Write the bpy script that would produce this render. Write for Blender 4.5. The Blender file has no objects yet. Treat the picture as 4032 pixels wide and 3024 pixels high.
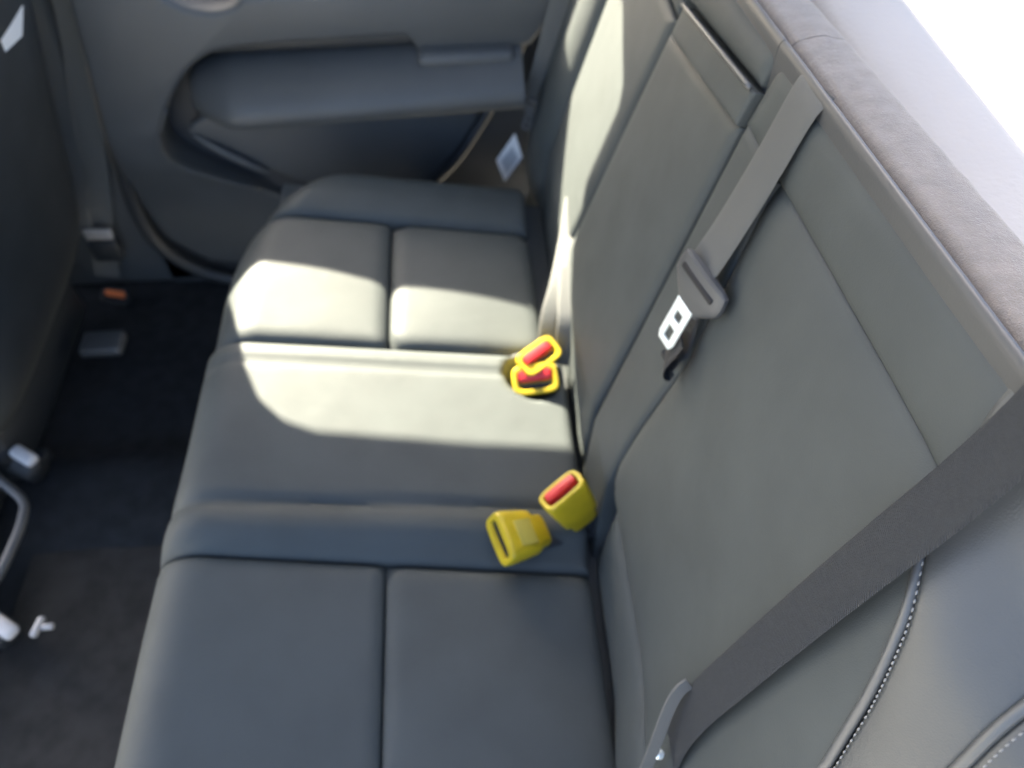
import bpy, bmesh, math, random
from mathutils import Vector, Matrix, noise
random.seed(7)
R = math.radians
S = bpy.context.scene
COL = S.collection

# ------------------------------------------------------------------ camera
cam_d = bpy.data.cameras.new('camera')
cam = bpy.data.objects.new('camera', cam_d); COL.objects.link(cam)
_r, _u, _b = (0.99719, -0.07498, -0.0003), (0.05983, 0.79329, 0.60589), (-0.04519, -0.60421, 0.79555)
cam.matrix_world = Matrix(((_r[0], _u[0], _b[0], -0.1136), (_r[1], _u[1], _b[1], -0.5068), (_r[2], _u[2], _b[2], 0.8028), (0, 0, 0, 1)))
cam_d.sensor_width = 36; cam_d.lens = 27.02
cam_d.clip_start = 0.02; cam_d.clip_end = 500
cam_d.dof.use_dof = True; cam_d.dof.focus_distance = 0.45; cam_d.dof.aperture_fstop = 5.2
S.camera = cam

# ------------------------------------------------------------------ light
SUN_SLOPE = 0.68                                   # low sun from the far side of the car
SUN_FWD = 0.48                                     # and a little from the front
SUN_DIR = Vector((-SUN_FWD, 1.0, SUN_SLOPE)).normalized()
SUN_EL = math.asin(SUN_DIR.z)
w = bpy.data.worlds.new('World'); S.world = w; w.use_nodes = True
nt = w.node_tree; nt.nodes.clear()
sky = nt.nodes.new('ShaderNodeTexSky'); sky.sky_type = 'NISHITA'; sky.sun_disc = False
sky.sun_elevation = SUN_EL; sky.sun_rotation = math.atan2(SUN_DIR.x, SUN_DIR.y); sky.air_density = 0.7; sky.dust_density = 5.0; sky.ozone_density = 0.6
bg = nt.nodes.new('ShaderNodeBackground'); bg.inputs['Strength'].default_value = 0.085
out = nt.nodes.new('ShaderNodeOutputWorld')
nt.links.new(sky.outputs[0], bg.inputs[0]); nt.links.new(bg.outputs[0], out.inputs[0])
sun_d = bpy.data.lights.new('sun', 'SUN'); sun_d.energy = 5.0; sun_d.angle = R(0.53); sun_d.color = (1.0, 0.91, 0.71)
sun = bpy.data.objects.new('sun', sun_d); COL.objects.link(sun)
sun.rotation_euler = SUN_DIR.to_track_quat('Z', 'Y').to_euler()
vs = S.view_settings
vs.view_transform = 'Standard'; vs.look = 'None'; vs.gamma = 1.0; vs.exposure = 3.65; vs.use_curve_mapping = False

# ------------------------------------------------------------------ materials
def mat(name, col, rough=0.5, spec=0.5, metal=0.0, bumps=(), var=0.0, var_scale=30.0, sheen=0.0, coord='Object', col2=None):
    m = bpy.data.materials.new(name); m.use_nodes = True
    n = m.node_tree.nodes; l = m.node_tree.links
    b = n['Principled BSDF']
    b.inputs['Roughness'].default_value = rough; b.inputs['Specular IOR Level'].default_value = spec
    b.inputs['Metallic'].default_value = metal
    if sheen:
        b.inputs['Sheen Weight'].default_value = sheen; b.inputs['Sheen Roughness'].default_value = 0.4
    tc = n.new('ShaderNodeTexCoord')
    if var:
        t = n.new('ShaderNodeTexNoise'); t.inputs['Scale'].default_value = var_scale; t.inputs['Detail'].default_value = 4
        l.new(tc.outputs[coord], t.inputs['Vector'])
        mx = n.new('ShaderNodeMix'); mx.data_type = 'RGBA'
        c2 = col2 or [c * (1 - var) for c in col]
        mx.inputs[6].default_value = (*col, 1); mx.inputs[7].default_value = (*c2, 1)
        rp = n.new('ShaderNodeMapRange'); rp.inputs[1].default_value = 0.35; rp.inputs[2].default_value = 0.65
        l.new(t.outputs[0], rp.inputs[0]); l.new(rp.outputs[0], mx.inputs[0]); l.new(mx.outputs[2], b.inputs['Base Color'])
        mr = n.new('ShaderNodeMapRange'); mr.inputs[3].default_value = rough * 0.92; mr.inputs[4].default_value = min(1, rough * 1.1)
        l.new(t.outputs[0], mr.inputs[0]); l.new(mr.outputs[0], b.inputs['Roughness'])
    else:
        b.inputs['Base Color'].default_value = (*col, 1)
    prev = None
    for kind, scale, dist in bumps:
        if kind == 'noise':
            t = n.new('ShaderNodeTexNoise'); t.inputs['Scale'].default_value = scale; t.inputs['Detail'].default_value = 3
            o = t.outputs[0]
        elif kind == 'cell':
            t = n.new('ShaderNodeTexVoronoi'); t.inputs['Scale'].default_value = scale; o = t.outputs[0]
        else:
            t = n.new('ShaderNodeTexWave'); t.inputs['Scale'].default_value = scale; t.bands_direction = kind
            t.inputs['Distortion'].default_value = 0.0; o = t.outputs[1]
        l.new(tc.outputs['UV' if kind in 'XYDIAGONAL' else coord], t.inputs['Vector'])
        bp = n.new('ShaderNodeBump'); bp.inputs['Distance'].default_value = dist; bp.inputs['Strength'].default_value = 1.0
        l.new(o, bp.inputs['Height'])
        if prev: l.new(prev.outputs[0], bp.inputs['Normal'])
        prev = bp
    if prev: l.new(prev.outputs[0], b.inputs['Normal'])
    return m

LEATHER = mat('charcoal_leather', (0.0525, 0.0605, 0.0605), 0.62, 0.25, bumps=(('cell', 900, 0.00008), ('noise', 40, 0.0004)), var=0.12, var_scale=14)
LEATHER_SIDE = mat('smooth_vinyl', (0.060, 0.065, 0.066), 0.42, 0.5, bumps=(('cell', 900, 0.0001),), var=0.1, var_scale=14)
PIPING = mat('piping', (0.075, 0.08, 0.082), 0.38, 0.55)
THREAD = mat('thread', (0.20, 0.205, 0.205), 0.6, 0.4)
WEB = mat('grey_webbing', (0.084, 0.088, 0.086), 0.62, 0.35, bumps=(('DIAGONAL', 420, 0.0002), ('noise', 900, 0.0002)))
WEB_D = mat('dark_webbing', (0.022, 0.026, 0.031), 0.55, 0.35, bumps=(('DIAGONAL', 300, 0.0005), ('noise', 800, 0.0004)), var=0.15, var_scale=300)
PLASTIC = mat('grey_plastic', (0.058, 0.061, 0.063), 0.45, 0.5, bumps=(('noise', 400, 0.0001),))
PLASTIC_D = mat('black_plastic', (0.016, 0.019, 0.022), 0.5, 0.45, bumps=(('noise', 400, 0.0001),))
SEAT_D = mat('dark_seat_fabric', (0.030, 0.034, 0.036), 0.6, 0.35, bumps=(('noise', 300, 0.0003),), var=0.15, var_scale=12)
DOORM = mat('door_plastic', (0.052, 0.058, 0.062), 0.55, 0.45, bumps=(('cell', 500, 0.00015),), var=0.1, var_scale=8)
DOOR_D = mat('door_dark', (0.034, 0.037, 0.041), 0.55, 0.45, bumps=(('cell', 500, 0.00015),), var=0.1, var_scale=8)
METAL = mat('steel', (0.78, 0.84, 0.80), 0.28, 0.5, 0.35)
CAP = mat('rail_highlight_grey', (0.40, 0.39, 0.38), 0.5, 0.4)
DULL = mat('dull_steel', (0.30, 0.30, 0.30), 0.4, 0.5, 0.3)
WHITE = mat('white_card', (0.72, 0.72, 0.70), 0.6, 0.4)
CARD_PRINT = mat('card_print', (0.42, 0.43, 0.43), 0.6, 0.3)
YELLOW = mat('yellow_plastic', (0.52, 0.38, 0.014), 0.38, 0.5, var=0.15, var_scale=40, bumps=(('noise', 300, 0.0001),))
RED = mat('red_button', (0.50, 0.018, 0.020), 0.4, 0.5)
ORANGE = mat('orange_button', (0.62, 0.16, 0.05), 0.4, 0.5)
BLACK = mat('black_slot', (0.012, 0.013, 0.015), 0.6, 0.3)
CARPET = mat('beige_carpet', (0.22, 0.195, 0.168), 0.95, 0.1, bumps=(('noise', 1100, 0.0008), ('noise', 260, 0.0005)), var=0.13, var_scale=90, sheen=0.3)
FLOORM = mat('dark_carpet', (0.022, 0.024, 0.026), 0.95, 0.1, bumps=(('noise', 500, 0.003),), var=0.3, var_scale=40)
MATM = mat('mat_carpet', (0.042, 0.040, 0.037), 0.95, 0.1, bumps=(('noise', 500, 0.003),), var=0.3, var_scale=25)
LINER = mat('pale_liner', (0.33, 0.315, 0.295), 0.7, 0.3, bumps=(('noise', 200, 0.0006),), var=0.06, var_scale=6)
HEADL = mat('pale_headliner', (0.40, 0.43, 0.46), 0.9, 0.2)
BODY = mat('body_paint', (0.30, 0.31, 0.32), 0.4, 0.5)
GROUND = mat('concrete', (0.42, 0.41, 0.38), 0.9, 0.3, bumps=(('noise', 40, 0.01),), var=0.2, var_scale=3)

# ------------------------------------------------------------------ helpers
def link(name, me, m=None, parent=None):
    o = bpy.data.objects.new(name, me); COL.objects.link(o)
    if m and me: me.materials.append(m)
    if parent: o.parent = parent
    return o
def pydata(name, verts, faces, m, parent=None, smooth=True, fix=True):
    me = bpy.data.meshes.new(name); me.from_pydata([tuple(v) for v in verts], [], faces)
    if fix:
        bm = bmesh.new(); bm.from_mesh(me); bmesh.ops.recalc_face_normals(bm, faces=bm.faces[:]); bm.to_mesh(me); bm.free()
    if smooth:
        me.polygons.foreach_set('use_smooth', [True] * len(me.polygons))
    me.update()
    return link(name, me, m, parent)
def sharp(o, ang=40):
    me = o.data
    try: me.set_sharp_from_angle(angle=R(ang))
    except Exception: pass
    return o
def thing(name, label, cat, loc=(0, 0, 0), group=None, mw=None):
    o = bpy.data.objects.new(name, None); COL.objects.link(o); o.empty_display_size = 0.02
    if mw is not None: o.matrix_world = mw
    else: o.location = loc
    o['label'] = label; o['category'] = cat
    if group: o['group'] = group
    return o
def tag(o, label, cat, group=None):
    o['label'] = label; o['category'] = cat
    if group: o['group'] = group
    return o
def struct(o): o['kind'] = 'structure'; return o

TH, PH = R(10), R(16)
class Frame:
    def __init__(s, o, a, n): s.o, s.a, s.n = Vector(o), Vector(a).normalized(), Vector(n).normalized()
    def __call__(s, p, q, h): return s.o + s.a * p + Vector((0, q, 0)) + s.n * h
CU = Frame((0, 0, 0), (-math.cos(TH), 0, math.sin(TH)), (math.sin(TH), 0, math.cos(TH)))      # cushion: (forward, Y, out)
BK = Frame((0, 0, 0), (math.sin(PH), 0, math.cos(PH)), (-math.cos(PH), 0, math.sin(PH)))      # backrest: (up, Y, out)

def interp(tab, x):
    if x <= tab[0][0]: return tab[0][1]
    for (x0, y0), (x1, y1) in zip(tab, tab[1:]):
        if x <= x1: return y0 + (y1 - y0) * (x - x0) / (x1 - x0)
    return tab[-1][1]
def smooth_tab(tab, k=0.012):
    return lambda x: sum(interp(tab, x + d * k) for d in (-1.5, -1, -.5, 0, .5, 1, 1.5)) / 7
def samples(L, r, step=0.007):
    ed = [0, .06 * r, .2 * r, .42 * r, .7 * r, r]
    if L < 2.4 * r: return [i / 12 for i in range(13)]
    k = max(2, int((L - 2 * r) / step))
    mid = [r + (L - 2 * r) * i / k for i in range(1, k)]
    return [x / L for x in ed + mid + [L - e for e in reversed(ed)]]
def edge(d, r):
    if d >= r: return 0.0
    t = 1 - d / r
    return 1 - math.sqrt(max(0, 1 - t * t))
def wav(p, q, seed, amp):
    return amp * noise.noise(Vector((p * 9 + seed, q * 9, seed * 3.1))) + amp * .35 * noise.noise(Vector((p * 28, q * 28 + seed, seed)))

def panel(name, fr, mp, m, parent, H=lambda p, q: 0, drop=.010, r=.014, skirt=.03, sides=(1, 1, 1, 1), puff=0.0, wave=.0005, seed=0, corner=0, fold=None):
    """A stuffed upholstery panel: (u, v) -> (p, q) in the frame, lifted by H, rolled down along the chosen sides (u0, u1, v0, v1)."""
    def L(a, b): a, b = Vector((*a, 0)), Vector((*b, 0)); return (a - b).length
    Lu, Lv = L(mp(0, .5), mp(1, .5)), L(mp(.5, 0), mp(.5, 1))
    us, vs_ = samples(Lu, r), samples(Lv, r)
    V, F = [], []
    for v in vs_:
        lu = L(mp(0, v), mp(1, v))
        for u in us:
            p, q = mp(u, v)
            lv = L(mp(u, 0), mp(u, 1))
            e = [u * lu, (1 - u) * lu, v * lv, (1 - v) * lv]
            h = H(p, q) + wav(p, q, seed, wave)
            dx = min([e[i] for i in (0, 1) if sides[i]] or [9]); dy = min([e[i] for i in (2, 3) if sides[i]] or [9])
            if corner and dx < corner and dy < corner:
                dd = math.hypot(corner - dx, corner - dy); d = corner - dd
                h -= drop * (edge(max(d, 0), r) if d > 0 else 1 + min(.6, -d * 60))
            else:
                h -= drop * edge(min(dx, dy), r)
            if puff: h += puff * (4 * u * (1 - u)) ** .7 * (4 * v * (1 - v)) ** .7
            if fold: h -= fold(u * lu, v * lv, p, q)
            V.append(fr(p, q, h))
    nu, nv = len(us), len(vs_)
    for j in range(nv - 1):
        for i in range(nu - 1):
            F.append((j * nu + i, j * nu + i + 1, (j + 1) * nu + i + 1, (j + 1) * nu + i))
    ring = [i for i in range(nu)] + [j * nu + nu - 1 for j in range(1, nv)] + [(nv - 1) * nu + i for i in range(nu - 2, -1, -1)] + [j * nu for j in range(nv - 2, 0, -1)]
    base = len(V)
    for k in ring: V.append(V[k] - fr.n * skirt)
    n = len(ring)
    for k in range(n):
        F.append((ring[k], ring[(k + 1) % n], base + (k + 1) % n, base + k))
    o = pydata(name, V, F, m, parent)
    return sharp(o, 62)
def rect(p0, p1, q0, q1): return lambda u, v: (p0 + (p1 - p0) * u, q0 + (q1 - q0) * v)

def sweep(name, pts, rad, m, parent=None, n=10, flat=1.0, up=None, caps=True):
    pts = [Vector(p) for p in pts]; V, F = [], []
    for i, p in enumerate(pts):
        t = (pts[min(i + 1, len(pts) - 1)] - pts[max(i - 1, 0)]).normalized()
        ref = Vector(up) if up else (Vector((0, 0, 1)) if abs(t.z) < .9 else Vector((1, 0, 0)))
        a = t.cross(ref).normalized(); b = t.cross(a).normalized()
        rr = rad[i] if isinstance(rad, (list, tuple)) else rad
        for k in range(n):
            an = 2 * math.pi * k / n
            V.append(p + a * math.cos(an) * rr + b * math.sin(an) * rr * flat)
    for i in range(len(pts) - 1):
        for k in range(n):
            F.append((i * n + k, i * n + (k + 1) % n, (i + 1) * n + (k + 1) % n, (i + 1) * n + k))
    if caps: F += [tuple(range(n)), tuple((len(pts) - 1) * n + k for k in range(n))]
    return pydata(name, V, F, m, parent)
def smooth_path(pts, k=8):
    pts = [Vector(p) for p in pts]; out_ = []
    for i in range(len(pts) - 1):
        p0, p1, p2, p3 = pts[max(i - 1, 0)], pts[i], pts[i + 1], pts[min(i + 2, len(pts) - 1)]
        for j in range(k):
            t = j / k
            out_.append(.5 * ((2 * p1) + (p2 - p0) * t + (2 * p0 - 5 * p1 + 4 * p2 - p3) * t * t + (3 * p1 - p0 - 3 * p2 + p3) * t ** 3))
    return out_ + [pts[-1]]
def ribbon(name, ctr, wdir, width, thick, m, parent=None, nw=7):
    """Seat-belt webbing: a strip with thickness and rounded edges; UVs run along it."""
    ctr = [Vector(c) for c in ctr]; wd = [Vector(x).normalized() for x in wdir]
    V, F, UV = [], [], []
    prof = [(-1, 0)] + [(-1 + 2 * (i + .5) / nw, 1) for i in range(nw)] + [(1, 0)] + [(1 - 2 * (i + .5) / nw, -1) for i in range(nw)]
    prof = [(max(-.97, min(.97, a)) if b else a, b) for a, b in prof]
    N = len(prof); dist = 0
    for i, c in enumerate(ctr):
        t = (ctr[min(i + 1, len(ctr) - 1)] - ctr[max(i - 1, 0)]).normalized()
        nn = t.cross(wd[i]).normalized(); ww = nn.cross(t).normalized()
        if i: dist += (c - ctr[i - 1]).length
        for a, b in prof:
            V.append(c + ww * a * width / 2 + nn * b * thick / 2); UV.append((a * width / 2, dist))
    for i in range(len(ctr) - 1):
        for k in range(N):
            F.append((i * N + k, i * N + (k + 1) % N, (i + 1) * N + (k + 1) % N, (i + 1) * N + k))
    F += [tuple(range(N)), tuple((len(ctr) - 1) * N + k for k in range(N))]
    o = pydata(name, V, F, m, parent, fix=True)
    uvl = o.data.uv_layers.new(name='UVMap')
    for lp in o.data.loops: uvl.data[lp.index].uv = UV[lp.vertex_index]
    return sharp(o, 50)
def sec(wd, th, n=28, e=5.0):
    pts = []
    for k in range(n):
        a = 2 * math.pi * k / n; c, s = math.cos(a), math.sin(a)
        pts.append((wd / 2 * math.copysign(abs(c) ** (2 / e), c), th / 2 * math.copysign(abs(s) ** (2 / e), s)))
    return pts
def loft(name, secs, m, parent=None, n=28, e=5.0, ang=35):
    """secs: (l, width, thickness[, dw, dt]) along local X; width along Y, thickness along Z."""
    V, F = [], []
    for s_ in secs:
        l, wd, th = s_[:3]; dw, dt = (s_[3], s_[4]) if len(s_) > 3 else (0, 0)
        V += [(l, a + dw, b + dt) for a, b in sec(wd, th, n, e)]
    for i in range(len(secs) - 1):
        for k in range(n):
            F.append((i * n + k, i * n + (k + 1) % n, (i + 1) * n + (k + 1) % n, (i + 1) * n + k))
    F += [tuple(range(n)), tuple((len(secs) - 1) * n + k for k in range(n))]
    return sharp(pydata(name, V, F, m, parent), ang)
def rbox(name, size, bev, m, parent=None, loc=(0, 0, 0), rot=None, seg=3):
    bm = bmesh.new(); bmesh.ops.create_cube(bm, size=1)
    bmesh.ops.scale(bm, vec=size, verts=bm.verts)
    bmesh.ops.bevel(bm, geom=bm.edges[:], offset=bev, segments=seg, profile=.5, affect='EDGES')
    if rot: bmesh.ops.transform(bm, matrix=rot.to_4x4(), verts=bm.verts)
    bmesh.ops.translate(bm, vec=loc, verts=bm.verts)
    me = bpy.data.meshes.new(name); bm.to_mesh(me); bm.free()
    me.polygons.foreach_set('use_smooth', [True] * len(me.polygons))
    return sharp(link(name, me, m, parent), 35)
def extrude_poly(name, pts, d, m, parent=None, bev=0.0):
    """Closed outline (3-D points) given thickness vector d, edges bevelled."""
    bm = bmesh.new(); vs_ = [bm.verts.new(p) for p in pts]; f = bm.faces.new(vs_)
    ex = bmesh.ops.extrude_face_region(bm, geom=[f])
    bmesh.ops.translate(bm, vec=d, verts=[e for e in ex['geom'] if isinstance(e, bmesh.types.BMVert)])
    bmesh.ops.recalc_face_normals(bm, faces=bm.faces[:])
    if bev:
        ed = [e for e in bm.edges if len(e.link_faces) == 2 and e.calc_face_angle(0) > R(55)]
        bmesh.ops.bevel(bm, geom=ed, offset=bev, segments=3, profile=.5, affect='EDGES')
    me = bpy.data.meshes.new(name); bm.to_mesh(me); bm.free()
    me.polygons.foreach_set('use_smooth', [True] * len(me.polygons))
    return sharp(link(name, me, m, parent), 35)

# ================================================================== SETTING
ground = struct(pydata('ground', [(-40, -40, -.75), (40, -40, -.75), (40, 40, -.75), (-40, 40, -.75)], [(0, 1, 2, 3)], GROUND, smooth=False))

# floor of the car, gently dished, with a tunnel in the middle
V, F = [], []
NX, NY = 60, 90
for j in range(NY + 1):
    y = -.62 + 1.40 * j / NY
    for i in range(NX + 1):
        x = -1.6 + 1.35 * i / NX
        tun = math.exp(-((y - .17) / .10) ** 4)
        z = -.36 + .045 * tun + .004 * noise.noise(Vector((x * 14, y * 14, 0)))
        V.append((x, y, z))
for j in range(NY):
    for i in range(NX): F.append((j * (NX + 1) + i, j * (NX + 1) + i + 1, (j + 1) * (NX + 1) + i + 1, (j + 1) * (NX + 1) + i))
floor = struct(pydata('floor', V, F, FLOORM))

# unseen far side mask added, its opening shaped to cut the sun patch (Y = 0.80): the sun comes in here
YW = 0.80
def wpt(x, y, z): return (x - SUN_FWD * (YW - y), z + SUN_SLOPE * (YW - y))
lo_main = [wpt(*p_) for p_ in ((-.462, .285, .077), (-.435, .285, .077), (-.401, .29, .071), (-.315, .28, .056), (-.227, .262, .04), (-.126, .245, .022), (-.036, .235, .006),
           (.003, .323, .010), (.009, .411, .032), (.028, .493, .097), (.053, .563, .183), (.069, .587, .24), (.085, .585, .30))]
hi_main = [wpt(*p_) for p_ in ((-.462, .283, .077), (-.44, .232, .078), (-.405, .139, .071), (-.395, .103, .070), (-.373, .054, .066), (-.344, .026, .061), (-.306, .011, .054), (-.135, .002, .024), (-.002, -.002, 0),
           (.007, .10, .025), (.016, .168, .056), (.027, .251, .092), (.046, .299, .161), (.077, .299, .268), (.083, .315, .289), (.095, .427, .332))]
hi_main.append((lo_main[-1][0] + .002, lo_main[-1][1] + .002))
def sun_mask_piece(name, tab, zend, m):
    pts = [(-1.7, tab[0][1])] + tab + [(.6, tab[-1][1]), (.6, zend), (-1.7, zend)]
    o = extrude_poly(name, [(x, YW, z) for x, z in pts], SUN_DIR * .03, m); o.data.polygons.foreach_set('use_smooth', [False] * len(o.data.polygons))
    return struct(o)
sun_mask_piece('body_sun_mask_lower', lo_main, -.55, DOOR_D)
sun_mask_piece('body_sun_mask_upper', hi_main, 1.02, HEADL)
roof_sun_block = struct(rbox('roof_sun_block', (1.64, .98, .03), .012, HEADL, loc=(-.87, .345, 1.0)))  # unseen part roof, added to block the sun, cut short to let sky in
cargo_floor = struct(rbox('cargo_floor', (.9, 1.5, .03), .01, LINER, loc=(.72, .02, .05)))

# ================================================================== REAR CUSHION
def afront(y):                       # how far forward the cushion reaches (rounded far corner)
    if y < .22: return .452
    t = min(1, (y - .22) / .30); return .452 - .20 * (1 - math.sqrt(max(0, 1 - t ** 2.4)))
FR = .055
def roll(a, y):                      # the front edge rolls over
    d = a - (afront(y) + (.006 + .010 / (1 + math.exp((y + .10) / .05)) if y < .15 else 0) - FR)
    if d <= 0: return 0.0
    d = min(d, FR * .999); return FR * 1.1 * (1 - math.sqrt(1 - (d / FR) ** 2))
def hc(a, y):                        # cushion height: raised middle place, sunk side places, far side bolster
    h = 0.0
    h += -.014 * (1 / (1 + math.exp((y + .128) / .009))) + .005 * math.exp(-((y + .112) / .018) ** 2)          # near place lies lower
    h += -.004 * (1 / (1 + math.exp(-(y - .135) / .008)))
    if y > .40: h += .012 * math.sin(min(1, (y - .40) / .05) * math.pi / 2)
    if y > .47: h -= .06 * ((y - .47) / .06) ** 2
    return h - roll(a, y)
bench = thing('rear_bench_cushion', 'long charcoal leather rear bench cushion, sunlit across its middle', 'seat cushion', (-.22, .0, -.15))
def sub(o, part):                    # a sub-part under a part that already stands in world space
    o.parent = part; o.matrix_parent_inverse = part.matrix_parent_inverse.inverted() @ part.parent.matrix_basis.inverted(); return o
def kid(o, root):                    # keep world placement under a moved empty
    o.parent = root; o.matrix_parent_inverse = root.matrix_basis.inverted(); return o
def cpanel(name, mp, seed, **k): return kid(panel(name, CU, mp, LEATHER, None, H=hc, seed=seed, **k), bench)
def fr_map(a0, q0, q1): return lambda u, v: (a0 + (afront(q0 + (q1 - q0) * v) - a0) * u, q0 + (q1 - q0) * v)
SK = .20
qn = lambda a: -.160 + .05 * a
cpanel('seat_panel', lambda u, v: (-.005 + .2285 * u, -.66 + (qn(-.005 + .2285 * u) - .001 + .66) * v), 1, drop=.009, r=.018, corner=.02, puff=.006)
cpanel('seat_panel', lambda u, v: (lambda a: (a, -.66 + (qn(a) - .001 + .66) * v))(.2245 + (afront(-.3) + .0158 - .2245) * u), 2, drop=.009, r=.018, sides=(1, 0, 1, 1), skirt=SK, corner=.012)
def crease(al, bl, p, q):            # crease lines pressed into the middle place
    return .0060 * math.exp(-((q - (-.083 - .02 * max(0, (.1 - p)))) / .006) ** 2) + .0042 * math.exp(-((q - .113) / .0045) ** 2)
cup_c = (.040, .112)
def crease_cup(al, bl, p, q):
    d = math.hypot(p - cup_c[0], (q - cup_c[1]) * 1.0)
    ring = .042
    return crease(al, bl, p, q) + (.032 if d < ring * .72 else .032 * (1 - min(1, (d - ring * .72) / (ring * .28))) ** 2 if d < ring else 0)
cpanel('middle_panel', lambda u, v: (lambda a: (a, qn(a) + .001 + (.147 - qn(a)) * v))(-.004 + (afront(0) + .006 + .010 / (1 + math.exp((qn(.45) + .30 * v + .10) / .05)) + .003) * u), 3, drop=.009, r=.013, sides=(1, 0, 1, 1), skirt=SK, fold=crease_cup)
cpanel('seat_panel', rect(.018, .2275, .150, .393), 4, drop=.011, r=.022, corner=.03, puff=.006)
cpanel('seat_panel', fr_map(.2295, .150, .393), 5, drop=.011, r=.022, sides=(1, 0, 1, 1), skirt=SK, corner=.012, puff=.004)
cpanel('side_bolster', lambda u, v: (.02 + (afront(.396 + .155 * v) - .02) * u, .396 + .155 * v), 6, drop=.010, r=.016, sides=(1, 0, 1, 0), skirt=SK)
kid(extrude_poly('cushion_core', [CU(-.08, -.66, -.045), CU(.40, -.66, -.045), CU(.36, -.66, -.20), CU(-.08, -.66, -.20)], Vector((0, 1.17, 0)), LEATHER_SIDE), bench)
# moulded trim ring round the buckle recess
ring = [CU(cup_c[0] + .041 * math.cos(t), cup_c[1] + .041 * math.sin(t), -.010) for t in [2 * math.pi * i / 40 for i in range(41)]]
kid(sweep('recess_ring', ring, .0035, LEATHER_SIDE, None, n=8, caps=False), bench)

# ================================================================== BACKRESTS
Yo = smooth_tab([(0, -.47), (.1, -.462), (.2, -.450), (.301, -.436), (.383, -.399), (.434, -.366), (.462, -.322), (.53, -.29)])
Yo2 = smooth_tab([(0, -.52), (.2, -.502), (.3, -.478), (.397, -.444), (.461, -.418), (.53, -.385)])
def st(y): return .447 + (-.061 - y) * .075
def hb(s_, y):                       # backrest relief
    h = 0.0
    h += .014 * (1 / (1 + math.exp(-((-y - .33) / .018)))) * (1 - .5 / (1 + math.exp(-(s_ - .475) / .012)))     # near outer bolster stands out
    if y < Yo2(s_): h -= ((Yo2(s_) - y) / .07) ** 1.6 * .06
    if Yo2(s_) <= y < Yo(s_): h -= .018 * ((Yo(s_) - y) / .06) ** 1.5
    elif y < Yo2(s_): h -= .018 * ((Yo(s_) - Yo2(s_)) / .06) ** 1.5
    if s_ < .07: h -= .02 * ((.07 - s_) / .1)
    if s_ > stop(y) - .02: h -= .006 * ((s_ - stop(y) + .02) / .02) ** 2
    if y > .50: h += .018 * math.sin(min(1, (y - .50) / .06) * math.pi / 2)
    return h
def stop(y): return .519 - .085 * (min(y, .27) + .16)
def Yin(s_): return -.083 - .03 * max(0, (.2 - s_) / .2) ** 2 + .040 * min(1, max(0, (s_ - .27) / .17))
near_back = thing('rear_bench_section', 'wide charcoal leather backrest section under the broad dark belt, with stitched bolster', 'backrest', (0, -.25, 0), 'rear backrest sections')
mid_back = thing('rear_bench_section', 'narrow middle backrest section with a leather pull strap near its top', 'backrest', (0, .15, 0), 'rear backrest sections')
far_back = thing('rear_bench_section', 'far backrest section with a tall pale patch of sunlight on it', 'backrest', (0, .42, 0), 'rear backrest sections')
def bpanel(root, name, mp, seed, m=LEATHER, **k):
    k.setdefault('H', hb); return kid(panel(name, BK, mp, m, None, seed=seed, **k), root)
split = lambda s_: -.008 + .11 * s_
for r_, y0, y1 in ((near_back, -.655, .0), (mid_back, .004, .255), (far_back, .262, .615)):
    kid(extrude_poly('backrest_core', [BK(-.12, y0, -.075), BK(-.12, y0, -.028), BK(stop(y1) - .02, y0, -.028), BK(stop(y1) - .04, y0, -.075)], Vector((0, y1 - y0, 0)), LEATHER_SIDE), r_)
# near section
bpanel(near_back, 'seat_insert', lambda u, v: (lambda s_: (s_, Yin(s_) + (Yo(s_) - Yin(s_)) * v))(.080 + (st(-.045 + (-.28) * v) + .0015 - .080) * u), 11, drop=.0045, r=.026, puff=.007, corner=.03)
bpanel(near_back, 'lower_roll', rect(-.05, .078, -.128, -.64), 12, drop=.012, r=.04, puff=.004)
bpanel(near_back, 'inner_strip', lambda u, v: (lambda s_: (s_, split(s_) - .004 + (Yin(s_) + .001 - split(s_) + .004) * v))(-.05 + (.4435 + .05) * u), 13, drop=.004, r=.010)
bpanel(near_back, 'shoulder_panel', lambda u, v: (lambda y: (st(y) + (stop(y) - st(y)) * u, y))(split(.48) - .004 + (-.31 - split(.48)) * v), 14, drop=.0055, r=.022)
bol = bpanel(near_back, 'outer_bolster', lambda u, v: (lambda s_: (s_, Yo(s_) - .003 + (Yo2(s_) - Yo(s_) + .003) * v))(-.05 + .579 * u), 15, m=LEATHER_SIDE, drop=.003, r=.006, puff=.002, wave=.0003)
sid = bpanel(near_back, 'seat_side', lambda u, v: (lambda s_: (s_, Yo2(s_) - .003 - .13 * v))(-.05 + .574 * u), 16, m=LEATHER_SIDE, wave=.0003, drop=.006, r=.008, sides=(1, 1, 1, 0))
def seam_pts(fn, s0, s1, off, h, k=60):
    out_ = []
    for i in range(k + 1):
        s_ = s0 + (s1 - s0) * i / k; out_.append(BK(s_, fn(s_) + off, hb(s_, fn(s_) + off) + h))
    return out_
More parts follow.
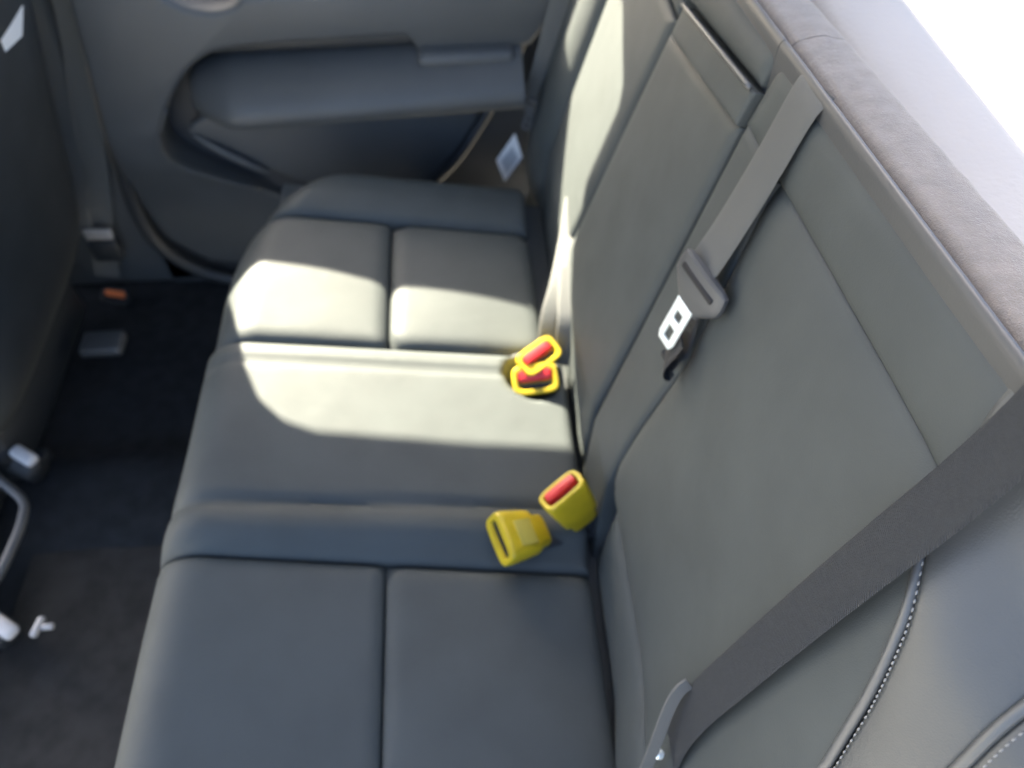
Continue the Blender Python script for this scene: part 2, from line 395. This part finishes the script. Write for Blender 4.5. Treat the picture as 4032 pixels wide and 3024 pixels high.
def stitches(name, fn, s0, s1, off, h, root, step=.0036):
    path = seam_pts(fn, s0, s1, off, h, 400); V, F = [], []
    acc = 0; last = path[0]
    for i in range(1, len(path) - 1):
        acc += (path[i] - path[i - 1]).length
        if acc >= step:
            acc = 0
            t = (path[i + 1] - path[i - 1]).normalized(); n_ = BK.n; b_ = t.cross(n_).normalized()
            t2 = (t + b_ * .18).normalized(); b2 = t2.cross(n_).normalized(); c = path[i]; base = len(V)
            for (x, r_) in ((-1, .25), (-.6, .85), (0, 1), (.6, .85), (1, .25)):
                for k in range(6):
                    a = math.pi * 2 * k / 6
                    V.append(c + t2 * x * .00135 + b2 * math.cos(a) * .00062 * r_ + n_ * (math.sin(a) * .00062 * r_))
            for j in range(4):
                for k in range(6): F.append((base + j * 6 + k, base + j * 6 + (k + 1) % 6, base + (j + 1) * 6 + (k + 1) % 6, base + (j + 1) * 6 + k))
    o = sub(pydata(name, V, F, THREAD, None), root); o['kind'] = 'stuff'; return o
sub(sweep('piping', seam_pts(Yo, .02, .452, .0015, -.0018), .0034, PIPING, None, n=10), bol)
stitches('stitching', Yo, .02, .45, -.0064, .0016, bol)
sub(sweep('piping', seam_pts(Yo2, .02, .52, -.0015, -.0018), .0034, PIPING, None, n=10), sid)
stitches('stitching', Yo2, .02, .52, -.0090, -.0002, sid)
# middle section
bs = lambda y: .401 + (.255 - y) * .155
mid_q = lambda s_, v: split(s_) + .004 + ((.276 - .03 * s_) - split(s_) - .004) * v
bpanel(mid_back, 'seat_insert', lambda u, v: (lambda y: (-.05 + (bs(y) - .002 + .05) * u, mid_q(-.05 + (bs(y) + .05) * u, v)))(.03 + .23 * v), 21, drop=.005, r=.012, puff=.004)
bpanel(mid_back, 'headrest_pad', lambda u, v: (lambda y: (bs(y) + .036 + (stop(y) - bs(y) - .036) * u, mid_q(.5, v)))(.05 + .21 * v), 22, drop=.005, r=.014, puff=.003)
pst = bpanel(mid_back, 'pull_strap', lambda u, v: (lambda y: (bs(y) + .001 + .031 * u, y))(.045 + .205 * v), 23, H=lambda s_, y: .004 + .002 * math.sin(min(1, max(0, (y - .045) / .205)) * math.pi), drop=.004, r=.004, skirt=.02)
sub(sweep('strap_edge', [BK(bs(y) + .0335, y, .0055) for y in [.05 + .2 * i / 20 for i in range(21)]], .0022, PIPING, None, n=8), pst)
# far section
bpanel(far_back, 'seat_insert', lambda u, v: (lambda s_: (s_, (.281 - .03 * s_) + (.50 - .281 + .03 * s_) * v))(-.05 + .46 * u), 31, drop=.006, r=.014, puff=.004)
bpanel(far_back, 'side_bolster', rect(-.05, .41, .503, .62), 32, drop=.008, r=.02)
bpanel(far_back, 'shoulder_panel', rect(.414, .482, .27, .62), 33, drop=.006, r=.016)
# top trim and carpeted rear shells
def shell(root, y0, y1, seed):
    def lift(x, y, z):                                              # follow the sloping top line
        d = stop(y) - .519
        return (x + BK.a.x * d, y, z + BK.a.z * d)
    prof = [(.1425, .46)] + [(.1470 - .0040 * math.cos(math.pi * k / 8), .4985 + .0075 * math.sin(math.pi * k / 8)) for k in range(9)] + [(.1512, .46)]
    n = len(prof); ys = [y0 + (y1 - y0) * i / 12 for i in range(13)]
    V = [lift(x, y, z) for y in ys for x, z in prof]
    F = [(j * n + k, j * n + k + 1, (j + 1) * n + k + 1, (j + 1) * n + k) for j in range(12) for k in range(n - 1)] + [tuple(range(n)), tuple(range(12 * n, 13 * n))]
    kid(sharp(pydata('top_trim', V, F, PLASTIC), 50), root)
    prof = [(.1525, .40), (.1525, .488)] + [(.1615 - .009 * math.cos(R(10 * k)), .494 + .012 * math.sin(R(10 * k))) for k in range(1, 10)] + [(.169, .5075), (.178, .508), (.187, .506)] + [(.190 + .010 * math.sin(R(15 * k)), .4955 + .010 * math.cos(R(15 * k))) for k in range(1, 7)] + [(.216, .40)]
    ny = max(2, int(abs(y1 - y0) / .006)); V, F = [], []
    n = len(prof)
    for j in range(ny + 1):
        y = y0 + (y1 - y0) * j / ny
        for x, z in prof: V.append(lift(x, y, z + .0010 * noise.noise(Vector((x * 60, y * 60, 1.0)))))
    for j in range(ny):
        for k in range(n - 1): F.append((j * n + k, j * n + k + 1, (j + 1) * n + k + 1, (j + 1) * n + k))
    kid(pydata('carpet_back', V, F, CARPET), root)
shell(near_back, -.66, .0515, 1.0); shell(mid_back, .0525, .2615, 2.0); shell(far_back, .2625, .64, 3.0)

# pale load cover behind the backrest
V, F = [], []
prof = [(.222, .36), (.222, .430), (.226, .443), (.236, .449), (.255, .452), (.275, .4535), (.295, .454), (.305, .450), (.309, .440), (.309, .36)]
for j in range(61):
    y = -.70 + 1.40 * j / 60
    for x, z in prof: V.append((x, y, z + .001 * noise.noise(Vector((x * 20, y * 6, 4)))))
n = len(prof)
for j in range(60):
    for k in range(n - 1): F.append((j * n + k, j * n + k + 1, (j + 1) * n + k + 1, (j + 1) * n + k))
shelf = tag(sharp(pydata('load_cover', V, F, LINER), 50), 'pale off white load cover edge behind the carpeted backrest', 'load cover')

# ================================================================== SEAT BELTS
# middle belt hanging down the inner strip
belt = thing('seat_belt', 'grey middle seat belt with bare metal tongue hanging down the backrest', 'seat belt', BK(.34, -.05, 0), 'rear seat belts')
p = smooth_path([BK(.514, -.019, -.003), BK(.500, -.022, .0025), BK(.46, -.030, .0055), BK(.42, -.038, .009), BK(.38, -.046, .014), BK(.345, -.053, .021)], 6)
kid(ribbon('webbing', p, [Vector((0.02, 1, 0))] * len(p), .047, .0016, WEB), belt)
p = smooth_path([BK(.345, -.056, .014), BK(.315, -.066, .010), BK(.285, -.078, .008), BK(.262, -.080, .012), BK(.275, -.083, .020), BK(.30, -.080, .016)], 6)
kid(ribbon('lower_webbing', p, [Vector((.3 if i > 12 else 0.0, 1, 0)) for i in range(len(p))], .030, .0016, WEB_D), belt)
def tongue(root, Mx, sc=1.0, metal=METAL):
    """Local X runs along the belt towards the metal blade, Y across, Z out."""
    g = []
    g.append(loft('tongue_grip', [(-.016, .056, .006), (-.014, .066, .010), (-.004, .070, .012), (.004, .068, .013), (.012, .052, .012), (.020, .034, .010), (.024, .030, .008)], PLASTIC, None, e=3.2))
    g.append(rbox('belt_slot', (.0055, .050, .004), .0015, BLACK, None, loc=(-.0045, 0, .0050)))
    # blade with a square and an oblong hole
    bm = bmesh.new()
    xs = [.020, .030, .039, .047, .060, .066]; ys = [-.012, -.0050, .0050, .012]
    grid = {}
    for i, x in enumerate(xs):
        for j, y in enumerate(ys): grid[i, j] = bm.verts.new((x, y * (.75 if i == len(xs) - 1 else 1), .003))
    fs = []
    for i in range(len(xs) - 1):
        for j in range(3):
            if j == 1 and i in (1, 3): continue
            fs.append(bm.faces.new((grid[i, j], grid[i + 1, j], grid[i + 1, j + 1], grid[i, j + 1])))
    ex = bmesh.ops.extrude_face_region(bm, geom=fs)
    bmesh.ops.translate(bm, vec=(0, 0, .0026), verts=[v for v in ex['geom'] if isinstance(v, bmesh.types.BMVert)])
    bmesh.ops.recalc_face_normals(bm, faces=bm.faces[:])
    ed = [e for e in bm.edges if len(e.link_faces) == 2 and e.calc_face_angle(0) > R(50)]
    bmesh.ops.bevel(bm, geom=ed, offset=.0007, segments=2, profile=.5, affect='EDGES')
    me = bpy.data.meshes.new('tongue_blade'); bm.to_mesh(me); bm.free()
    g.append(link('tongue_blade', me, metal))
    for o in g:
        o.data.transform(Mx @ Matrix.Scale(sc, 4)); kid(o, root)
def basis(o, x, z):
    x = Vector(x).normalized(); z = Vector(z); z = (z - x * z.dot(x)).normalized(); y = z.cross(x)
    return Matrix(((x.x, y.x, z.x, o[0]), (x.y, y.y, z.y, o[1]), (x.z, y.z, z.z, o[2]), (0, 0, 0, 1)))
tc_ = BK(.349, -.066, .020)
tongue(belt, basis(tc_, BK(.28, -.072, .020) - BK(.349, -.066, .020), BK.n + Vector((0, -.25, .05))), 1.0)
# near belt running down the near section
belt2 = thing('seat_belt', 'wide dark seat belt running down the near stitched bolster', 'seat belt', BK(.17, -.37, 0), 'rear seat belts')
def nby(s_): return interp([(.05, -.400), (.157, -.374), (.2, -.364), (.40, -.347), (.53, -.338), (.60, -.333)], s_)
p = smooth_path([BK(s_, nby(s_), h) for s_, h in ((.66, .060), (.60, .042), (.545, .028), (.49, .024), (.43, .025), (.36, .026), (.28, .026), (.22, .025), (.18, .023), (.15, .018), (.12, .010), (.08, -.004))], 6)
kid(ribbon('webbing', p, [Vector((.25 * (1 - i / len(p)), 1, 0)) for i in range(len(p))], .037, .0016, WEB_D), belt2)
p = smooth_path([BK(.207, -.346, .026), BK(.199, -.350, .032), BK(.18, -.359, .034), BK(.15, -.374, .033), BK(.11, -.390, .030), BK(.06, -.405, .025), BK(.0, -.42, .02)], 5)
kid(ribbon('folded_edge', p, [Vector((.35, .25, .9)).cross(BK.a) for _ in p], .010, .0030, WEB), belt2)
stud = kid(loft('anchor_stud', [(0, .006, .006), (.004, .009, .009), (.008, .006, .006), (.009, .002, .002)], METAL, None, e=2), belt2)
stud.data.transform(basis(BK(.134, -.378, .022), BK.n + Vector((0, -.5, .6)), (0, 1, 0)))
# far belt on the far pillar
belt3 = thing('seat_belt', 'short grey seat belt with plastic tongue against the far rear pillar', 'seat belt', (.02, .66, .03), 'rear seat belts')
p = smooth_path([(.068, .607, .36), (.056, .606, .30), (.044, .605, .252), (.026, .603, .175), (.006, .602, .095)], 6)
kid(ribbon('webbing', p, [Vector((1, 0, -.25))] * len(p), .038, .0016, WEB), belt3)
tongue(belt3, basis((.004, .596, .088), (-.30, -.02, -1), (-.3, -1, .35)), .66, PLASTIC)
tg = tag(extrude_poly('airbag_tag', [(-.058, .598, -.015), (-.026, .602, .034), (-.013, .602, -.013), (-.044, .598, -.060)], Vector((.0006, -.0012, .0004)), WHITE), 'small white diamond shaped tag hanging beside the far seat corner', 'tag')
pr = extrude_poly('print_block', [(-.050, .5962, -.016), (-.030, .5992, .012), (-.021, .5995, -.014), (-.040, .5965, -.042)], Vector((.0001, -.0002, .0001)), CARD_PRINT, tg)

# ================================================================== BUCKLES
def buckle(label, mouth, l, t, name='belt_buckle', button=RED, shell_m=YELLOW, red=True, length=.072, strap=None, wd=.054, th=.034):
    """mouth: centre of the mouth end; l: direction out of the mouth; t: out of the broad face."""
    M = basis(Vector(mouth), l, t)
    root = thing(name, label, 'buckle', mw=M, group='yellow seat belt buckles' if shell_m is YELLOW else None)
    k = wd / .054; q = th / .034; L_ = length
    loft('housing', [(-L_, .030 * k, .014 * q), (-L_ + .003, .034 * k, .018 * q), (-L_ + .014, .036 * k, .020 * q), (-L_ + .019, .046 * k, .026 * q), (-L_ * .45, .050 * k, .030 * q), (-.006, .054 * k, .034 * q), (-.002, .0535 * k, .0335 * q), (0, .051 * k, .031 * q)] + ([(0, .0435 * k, .0235 * q), (-.0015, .042 * k, .022 * q), (-.010, .0415 * k, .0215 * q)] if red else [(0, .043 * k, .0145 * q), (-.0015, .042 * k, .0130 * q), (-.010, .042 * k, .0128 * q)]), shell_m, root, e=4.5)
    if red:
        loft('button', [(-.011, .040 * k, .0135 * q, 0, .0045 * q), (-.002, .040 * k, .0135 * q, 0, .0045 * q), (.000, .0375 * k, .0115 * q, 0, .0048 * q), (.0006, .032 * k, .008 * q, 0, .005 * q)], button, root, e=6)
        loft('slot', [(-.0105, .040 * k, .0055 * q, 0, -.0075 * q), (-.006, .040 * k, .0055 * q, 0, -.0075 * q)], BLACK, root, e=6)
    else:
        loft('slot', [(-.0105, .0415 * k, .0125 * q), (-.004, .0415 * k, .0125 * q)], BLACK, root, e=6)
        rbox('face_label', (.022, .030, .0008), .0003, mat('worn_yellow', (.36, .30, .05), .5), root, loc=(-.026, .003, .0166 * q))
    if strap:
        Mi = M.inverted()
        o = ribbon('strap', smooth_path(strap[0], 6), [Vector(strap[1])] * (6 * (len(strap[0]) - 1) + 1), .034, .0022, strap[2])
        o.data.transform(Mi); o.parent = root
    return root
buckle('sunlit yellow buckle with red button nearest in the far recess, lying level', (-.0385, .094, .020), (-.06, -.48, .87), (-.06, .85, .47), length=.05, wd=.060, th=.040,
       strap=([(-.036, .109, -.012), (-.030, .112, -.02), (-.02, .115, -.04)], (1, .2, 0), WEB_D))
buckle('sunlit yellow buckle tilted upright behind another in the far recess', (-.0315, .121, .034), (.02, -.35, .94), (-.55, .78, .28), length=.050, wd=.058, th=.036,
       strap=([(-.032, .133, -.010), (-.028, .137, -.02), (-.02, .14, -.04)], (.8, .45, .3), WEB_D))
buckle('shaded yellow buckle with red button standing up out of the seat gap', (-.030, -.099, .072), (-.42, .10, .90), (-.40, .80, -.2), length=.070,
       strap=([(-.002, -.106, .008), (.006, -.108, -.01), (.012, -.11, -.03)], (.8, .4, .3), WEB_D), th=.030)
buckle('shaded yellow buckle lying on the bench, its black slot facing forward', (-.100, -.137, .040), (-.80, -.32, .42), (.36, -.02, .93), red=False, length=.062,
       strap=([(-.05, -.119, .010), (-.03, -.112, .002), (.0, -.10, -.01), (.02, -.095, -.02)], (-.3, .8, .2), WEB_D), wd=.058, th=.032)
# sunlit straps that stand behind the far buckles
s1 = tag(ribbon('buckle_strap', smooth_path([(-.018, .150, -.01), (-.012, .185, .030), (.004, .225, .060), (.022, .285, .085), (.036, .340, .110)], 7), [Vector((1, -.15, .5))] * 29, .026, .002, WEB), 'sunlit grey strap twisting up from the far buckles along the backrest', 'strap', 'grey straps behind the far buckles')
s2 = tag(ribbon('buckle_strap', smooth_path([(.000, .130, .000), (.006, .160, .040), (.010, .190, .058), (.016, .235, .075)], 7), [Vector((1, -.3, .2))] * 22, .022, .002, WEB), 'short pale strap loop tucked against the backrest by the far buckles', 'strap', 'grey straps behind the far buckles')

# ================================================================== FAR DOOR
door = thing('car_door', 'far rear door with grey trim, armrest and map pocket', 'car door', (-.35, .62, -.35))
def dk(o): return kid(o, door)
YD = .62
dk(extrude_poly('inner_panel', [(-.72, .70, .30), (-.74, .70, -.36), (.05, .70, -.36), (.10, .70, .30)], Vector((0, .03, 0)), DOOR_D))
# upper trim leaning out towards the window, with a rounded notch at the front of its top edge
def outline(pts, k=6): return smooth_path(pts, k)
up = [(-.650, YD, .30), (-.700, YD, .03), (-.722, YD, -.14), (-.705, YD, -.225), (-.640, YD, -.290), (-.45, YD, -.32), (-.44, YD, -.15)] + \
     outline([(-.500, YD, -.098), (-.560, YD, -.056), (-.600, YD, -.022), (-.614, YD, .010), (-.604, YD, .052), (-.578, YD, .096), (-.545, YD, .138), (-.510, YD, .168), (-.467, YD, .186), (-.38, YD, .193), (-.188, YD, .198)], 5) + \
     [(-.165, YD, .160), (.0, YD, .175), (.070, YD, .268)] + outline([(-.30, YD, .266), (-.405, YD, .266), (-.43, YD, .254), (-.465, YD, .246), (-.505, YD, .256), (-.53, YD, .275)], 4) + [(-.56, YD, .30)]
trim = dk(extrude_poly('upper_trim', up, Vector((0, .075, 0)), DOORM, bev=.010))
bm = bmesh.new(); bm.from_mesh(trim.data)
for zc in (.05, 0.0, -.05, -.10):                                   # the trim curves outwards and down below the armrest
    bmesh.ops.bisect_plane(bm, geom=bm.verts[:] + bm.edges[:] + bm.faces[:], plane_co=(0, 0, zc), plane_no=(0, 0, 1))
for v in bm.verts:
    if v.co.z < .05: v.co.y += min(.06, 1.4 * (.05 - v.co.z) ** 2 + .10 * (.05 - v.co.z))
bm.to_mesh(trim.data); bm.free()
def ry(z): return YD + (min(.06, 1.4 * (.05 - z) ** 2 + .10 * (.05 - z)) if z < .05 else 0)
dk(sweep('pocket_rim', smooth_path([(x, ry(z) - .002, z) for x, z in ((-.49, -.105), (-.553, -.062), (-.600, -.024), (-.616, .010), (-.606, .052), (-.580, .096))], 6), [.0040] * 22 + [.003] * 9, DOORM, n=8))
# armrest: a soft shelf with rounded nose
V, F = [], []
prof = [(.705, .176), (.66, .174), (.62, .168), (.585, .156), (.560, .140), (.548, .122), (.550, .104), (.575, .090), (.62, .078), (.66, .070), (.705, .06)]
xs = [-.545 + .53 * i / 40 for i in range(41)]
for i, x in enumerate(xs):
    t = i / 40; k = min(1, (t / .16)) ** .5
    for y, z in prof:
        V.append((x, .70 + (y - .70) * (.35 + .65 * k), .108 + (z - .118) * (.35 + .65 * k) + .02 * t))
n = len(prof)
for i in range(40):
    for k in range(n - 1): F.append((i * n + k, i * n + k + 1, (i + 1) * n + k + 1, (i + 1) * n + k))
F.append(tuple(range(n)))
dk(pydata('armrest', V, F, DOORM))
dk(rbox('pull_cup', (.33, .05, .028), .010, PLASTIC_D, loc=(-.325, .66, .186)))
dk(rbox('grip_block', (.15, .06, .028), .012, DOORM, loc=(-.10, .622, .168)))
lb = dk(loft('lock_button', [(0, .010, .010), (.006, .009, .009), (.008, .004, .004)], METAL, None, e=2)); lb.data.transform(basis((-.405, .64, .190), (0, -.7, .7), (1, 0, 0)) @ Matrix.Scale(.8, 4))
# map pocket
dk(extrude_poly('map_pocket', outline([(-.50, .650, .075), (-.555, .648, .052), (-.572, .648, .030), (-.54, .648, .006), (-.46, .648, -.050), (-.36, .65, -.10), (-.10, .66, -.17)], 4) + [(-.08, .660, .075)], Vector((0, .02, 0)), DOORM, bev=.008))
dk(sweep('pocket_lip', smooth_path([(-.565, .646, .030), (-.53, .642, .002), (-.475, .640, -.038), (-.455, .644, -.052)], 8), [.003 + .005 * math.sin(math.pi * min(1, i / 20)) for i in range(25)], DOORM, n=10))
# white ledge added to stand in for the bright window corner
tag_l = dk(rbox('window_light_standin', (.30, .055, .012), .005, WHITE, loc=(-.43, .735, .262)))

# far rear pillar trim beside the seat
pil = thing('rear_pillar_trim', 'dark trim panel of the far rear pillar behind the belt', 'trim panel', (-.05, .72, -.2))
kid(extrude_poly('cover', [(-.25, .66, -.25), (-.185, .655, -.10), (-.125, .65, -.03), (-.045, .665, .095), (.02, .69, .23), (.05, .70, .32), (.26, .72, .45), (.22, .70, -.25)], Vector((0, .03, 0)), PLASTIC_D, bev=.008), pil)
kid(sweep('door_seal', smooth_path([(-.22, .648, -.20), (-.175, .645, -.10), (-.118, .642, -.03), (-.04, .655, .095), (.022, .68, .23), (.05, .69, .31)], 6), .009, PLASTIC_D, n=10), pil)

# middle pillar of the far side, with the front belt on it
bp = thing('middle_pillar_trim', 'grey lower trim of the far middle pillar between the doors', 'trim panel', (-.78, .70, -.3))
kid(extrude_poly('cover', outline([(-.67, .70, .28), (-.685, .70, .20), (-.72, .70, .03), (-.745, .70, -.15), (-.735, .70, -.24), (-.67, .70, -.32), (-.58, .70, -.36)], 4) + [(-1.0, .70, -.36), (-.95, .70, -.15), (-.86, .70, .05), (-.82, .70, .28)], Vector((0, .05, 0)), DOORM, bev=.012), bp)
kid(sweep('door_seal', smooth_path([(-.656, .665, .28), (-.665, .665, .22), (-.705, .668, .03), (-.728, .668, -.14), (-.715, .668, -.235), (-.655, .668, -.305), (-.56, .668, -.345)], 6), .013, PLASTIC_D, n=10), bp)
fb = thing('front_seat_belt', 'grey front seat belt hanging down the far middle pillar', 'seat belt', (-.80, .68, -.2))
p = smooth_path([(-.676, .672, .29), (-.690, .675, .20), (-.735, .677, .06), (-.785, .677, -.10), (-.815, .675, -.19), (-.845, .665, -.30)], 7)
kid(ribbon('webbing', p, [Vector((1, 0, .15))] * len(p), .046, .002, WEB), fb)
p = smooth_path([(-.735, .690, .30), (-.765, .688, .10), (-.80, .680, 0), (-.825, .668, -.11), (-.838, .655, -.185)], 7)
kid(ribbon('lower_webbing', p, [Vector((1, 0, .1))] * len(p), .040, .002, WEB), fb)
kid(rbox('anchor_plate', (.050, .008, .024), .003, DULL, loc=(-.808, .650, -.178), rot=Matrix.Rotation(R(4), 3, 'Y')), fb)
kid(rbox('anchor_cover', (.056, .02, .050), .006, PLASTIC_D, loc=(-.815, .660, -.225)), fb)

# ================================================================== FRONT SEAT (far)
LABEL_PTS = [(-0.6767, 0.4517, 0.3041), (-0.6768, 0.5401, 0.3038), (-0.684, 0.515, 0.2762), (-0.6811, 0.4561, 0.2873)]
fs = thing('car_seat', 'dark back of the front passenger seat at the left edge', 'car seat', (-1.0, .35, -.30))
V, F = [], []
NS, NT = 22, 22
for j in range(NS + 1):
    z = -.24 + .66 * j / NS
    for i in range(NT + 1):
        t = i / NT; y = .17 + .49 * t
        e = 1 - (2 * t - 1) ** 6
        x = -.800 + .262 * (z + .17) - .12 * (1 - e ** .5) + (-.05 * ((-.05 - z) / .17) ** 2 if z < -.05 else 0)
        V.append((x, y, z))
for j in range(NS):
    for i in range(NT): F.append((j * (NT + 1) + i, j * (NT + 1) + i + 1, (j + 1) * (NT + 1) + i + 1, (j + 1) * (NT + 1) + i))
kid(pydata('backrest', V, F, SEAT_D), fs)
kid(rbox('seat_base', (.50, .44, .10), .03, LEATHER_SIDE, loc=(-1.15, .41, -.22)), fs)
kid(rbox('lower_cover', (.06, .40, .13), .02, PLASTIC_D, loc=(-.90, .40, -.26)), fs)
kid(extrude_poly('side_label', LABEL_PTS, Vector((.002, -.0005, .0005)), WHITE), fs)
kid(rbox('seat_rail', (.40, .03, .03), .006, PLASTIC_D, loc=(-1.05, .245, -.32)), fs)
ob = buckle('front seat belt buckle with orange button low beside the far pillar', (-.838, .640, -.330), (.1, -.5, .85), (.2, .8, .5), button=ORANGE, shell_m=PLASTIC_D, length=.06)
kid(rbox('rail_cover', (.075, .05, .022), .006, PLASTIC, loc=(-.80, .47, -.285)), fs)

# ================================================================== DRIVER SEAT RAIL BITS AND MAT
ns = thing('car_seat', 'lower frame and rails of the near front seat at the left edge', 'car seat', (-1.0, -.1, -.36))
kid(sweep('frame_tube', smooth_path([(-.93, .215, -.25), (-.87, .163, -.25), (-.825, .125, -.25), (-.815, .095, -.25), (-.815, .055, -.25), (-.825, -.01, -.25), (-.86, -.06, -.25)], 6), .007, PLASTIC, n=10), ns)
kid(rbox('seat_pan', (.36, .40, .06), .02, PLASTIC_D, loc=(-1.06, -.02, -.27)), ns)
kid(sweep('rail', [(-1.1, .335, -.30), (-.84, .200, -.285)], .022, PLASTIC_D, n=10), ns)
kid(sweep('rail', [(-1.1, .06, -.30), (-.80, -.075, -.285)], .022, PLASTIC_D, n=10), ns)
for (x, y) in ((-.846, .206), (-.790, -.076)):  # pale caps stand in for the highlights on the rails
    kid(rbox('rail_highlight_cap', (.050, .022, .016), .007, CAP, loc=(x, y, -.248), rot=Matrix.Rotation(R(-34), 3, 'Z')), ns)
kid(rbox('rail_bolt', (.010, .030, .010), .004, DULL, loc=(-.742, -.08, -.25), rot=Matrix.Rotation(R(-12), 3, 'Z')), ns)
kid(rbox('bolt_tab', (.018, .009, .008), .003, DULL, loc=(-.730, -.080, -.252)), ns)
fm = tag(rbox('floor_mat', (.62, .66, .014), .006, MATM, loc=(-.53, -.235, -.345)), 'brownish dark carpet floor mat on the near side', 'floor mat')
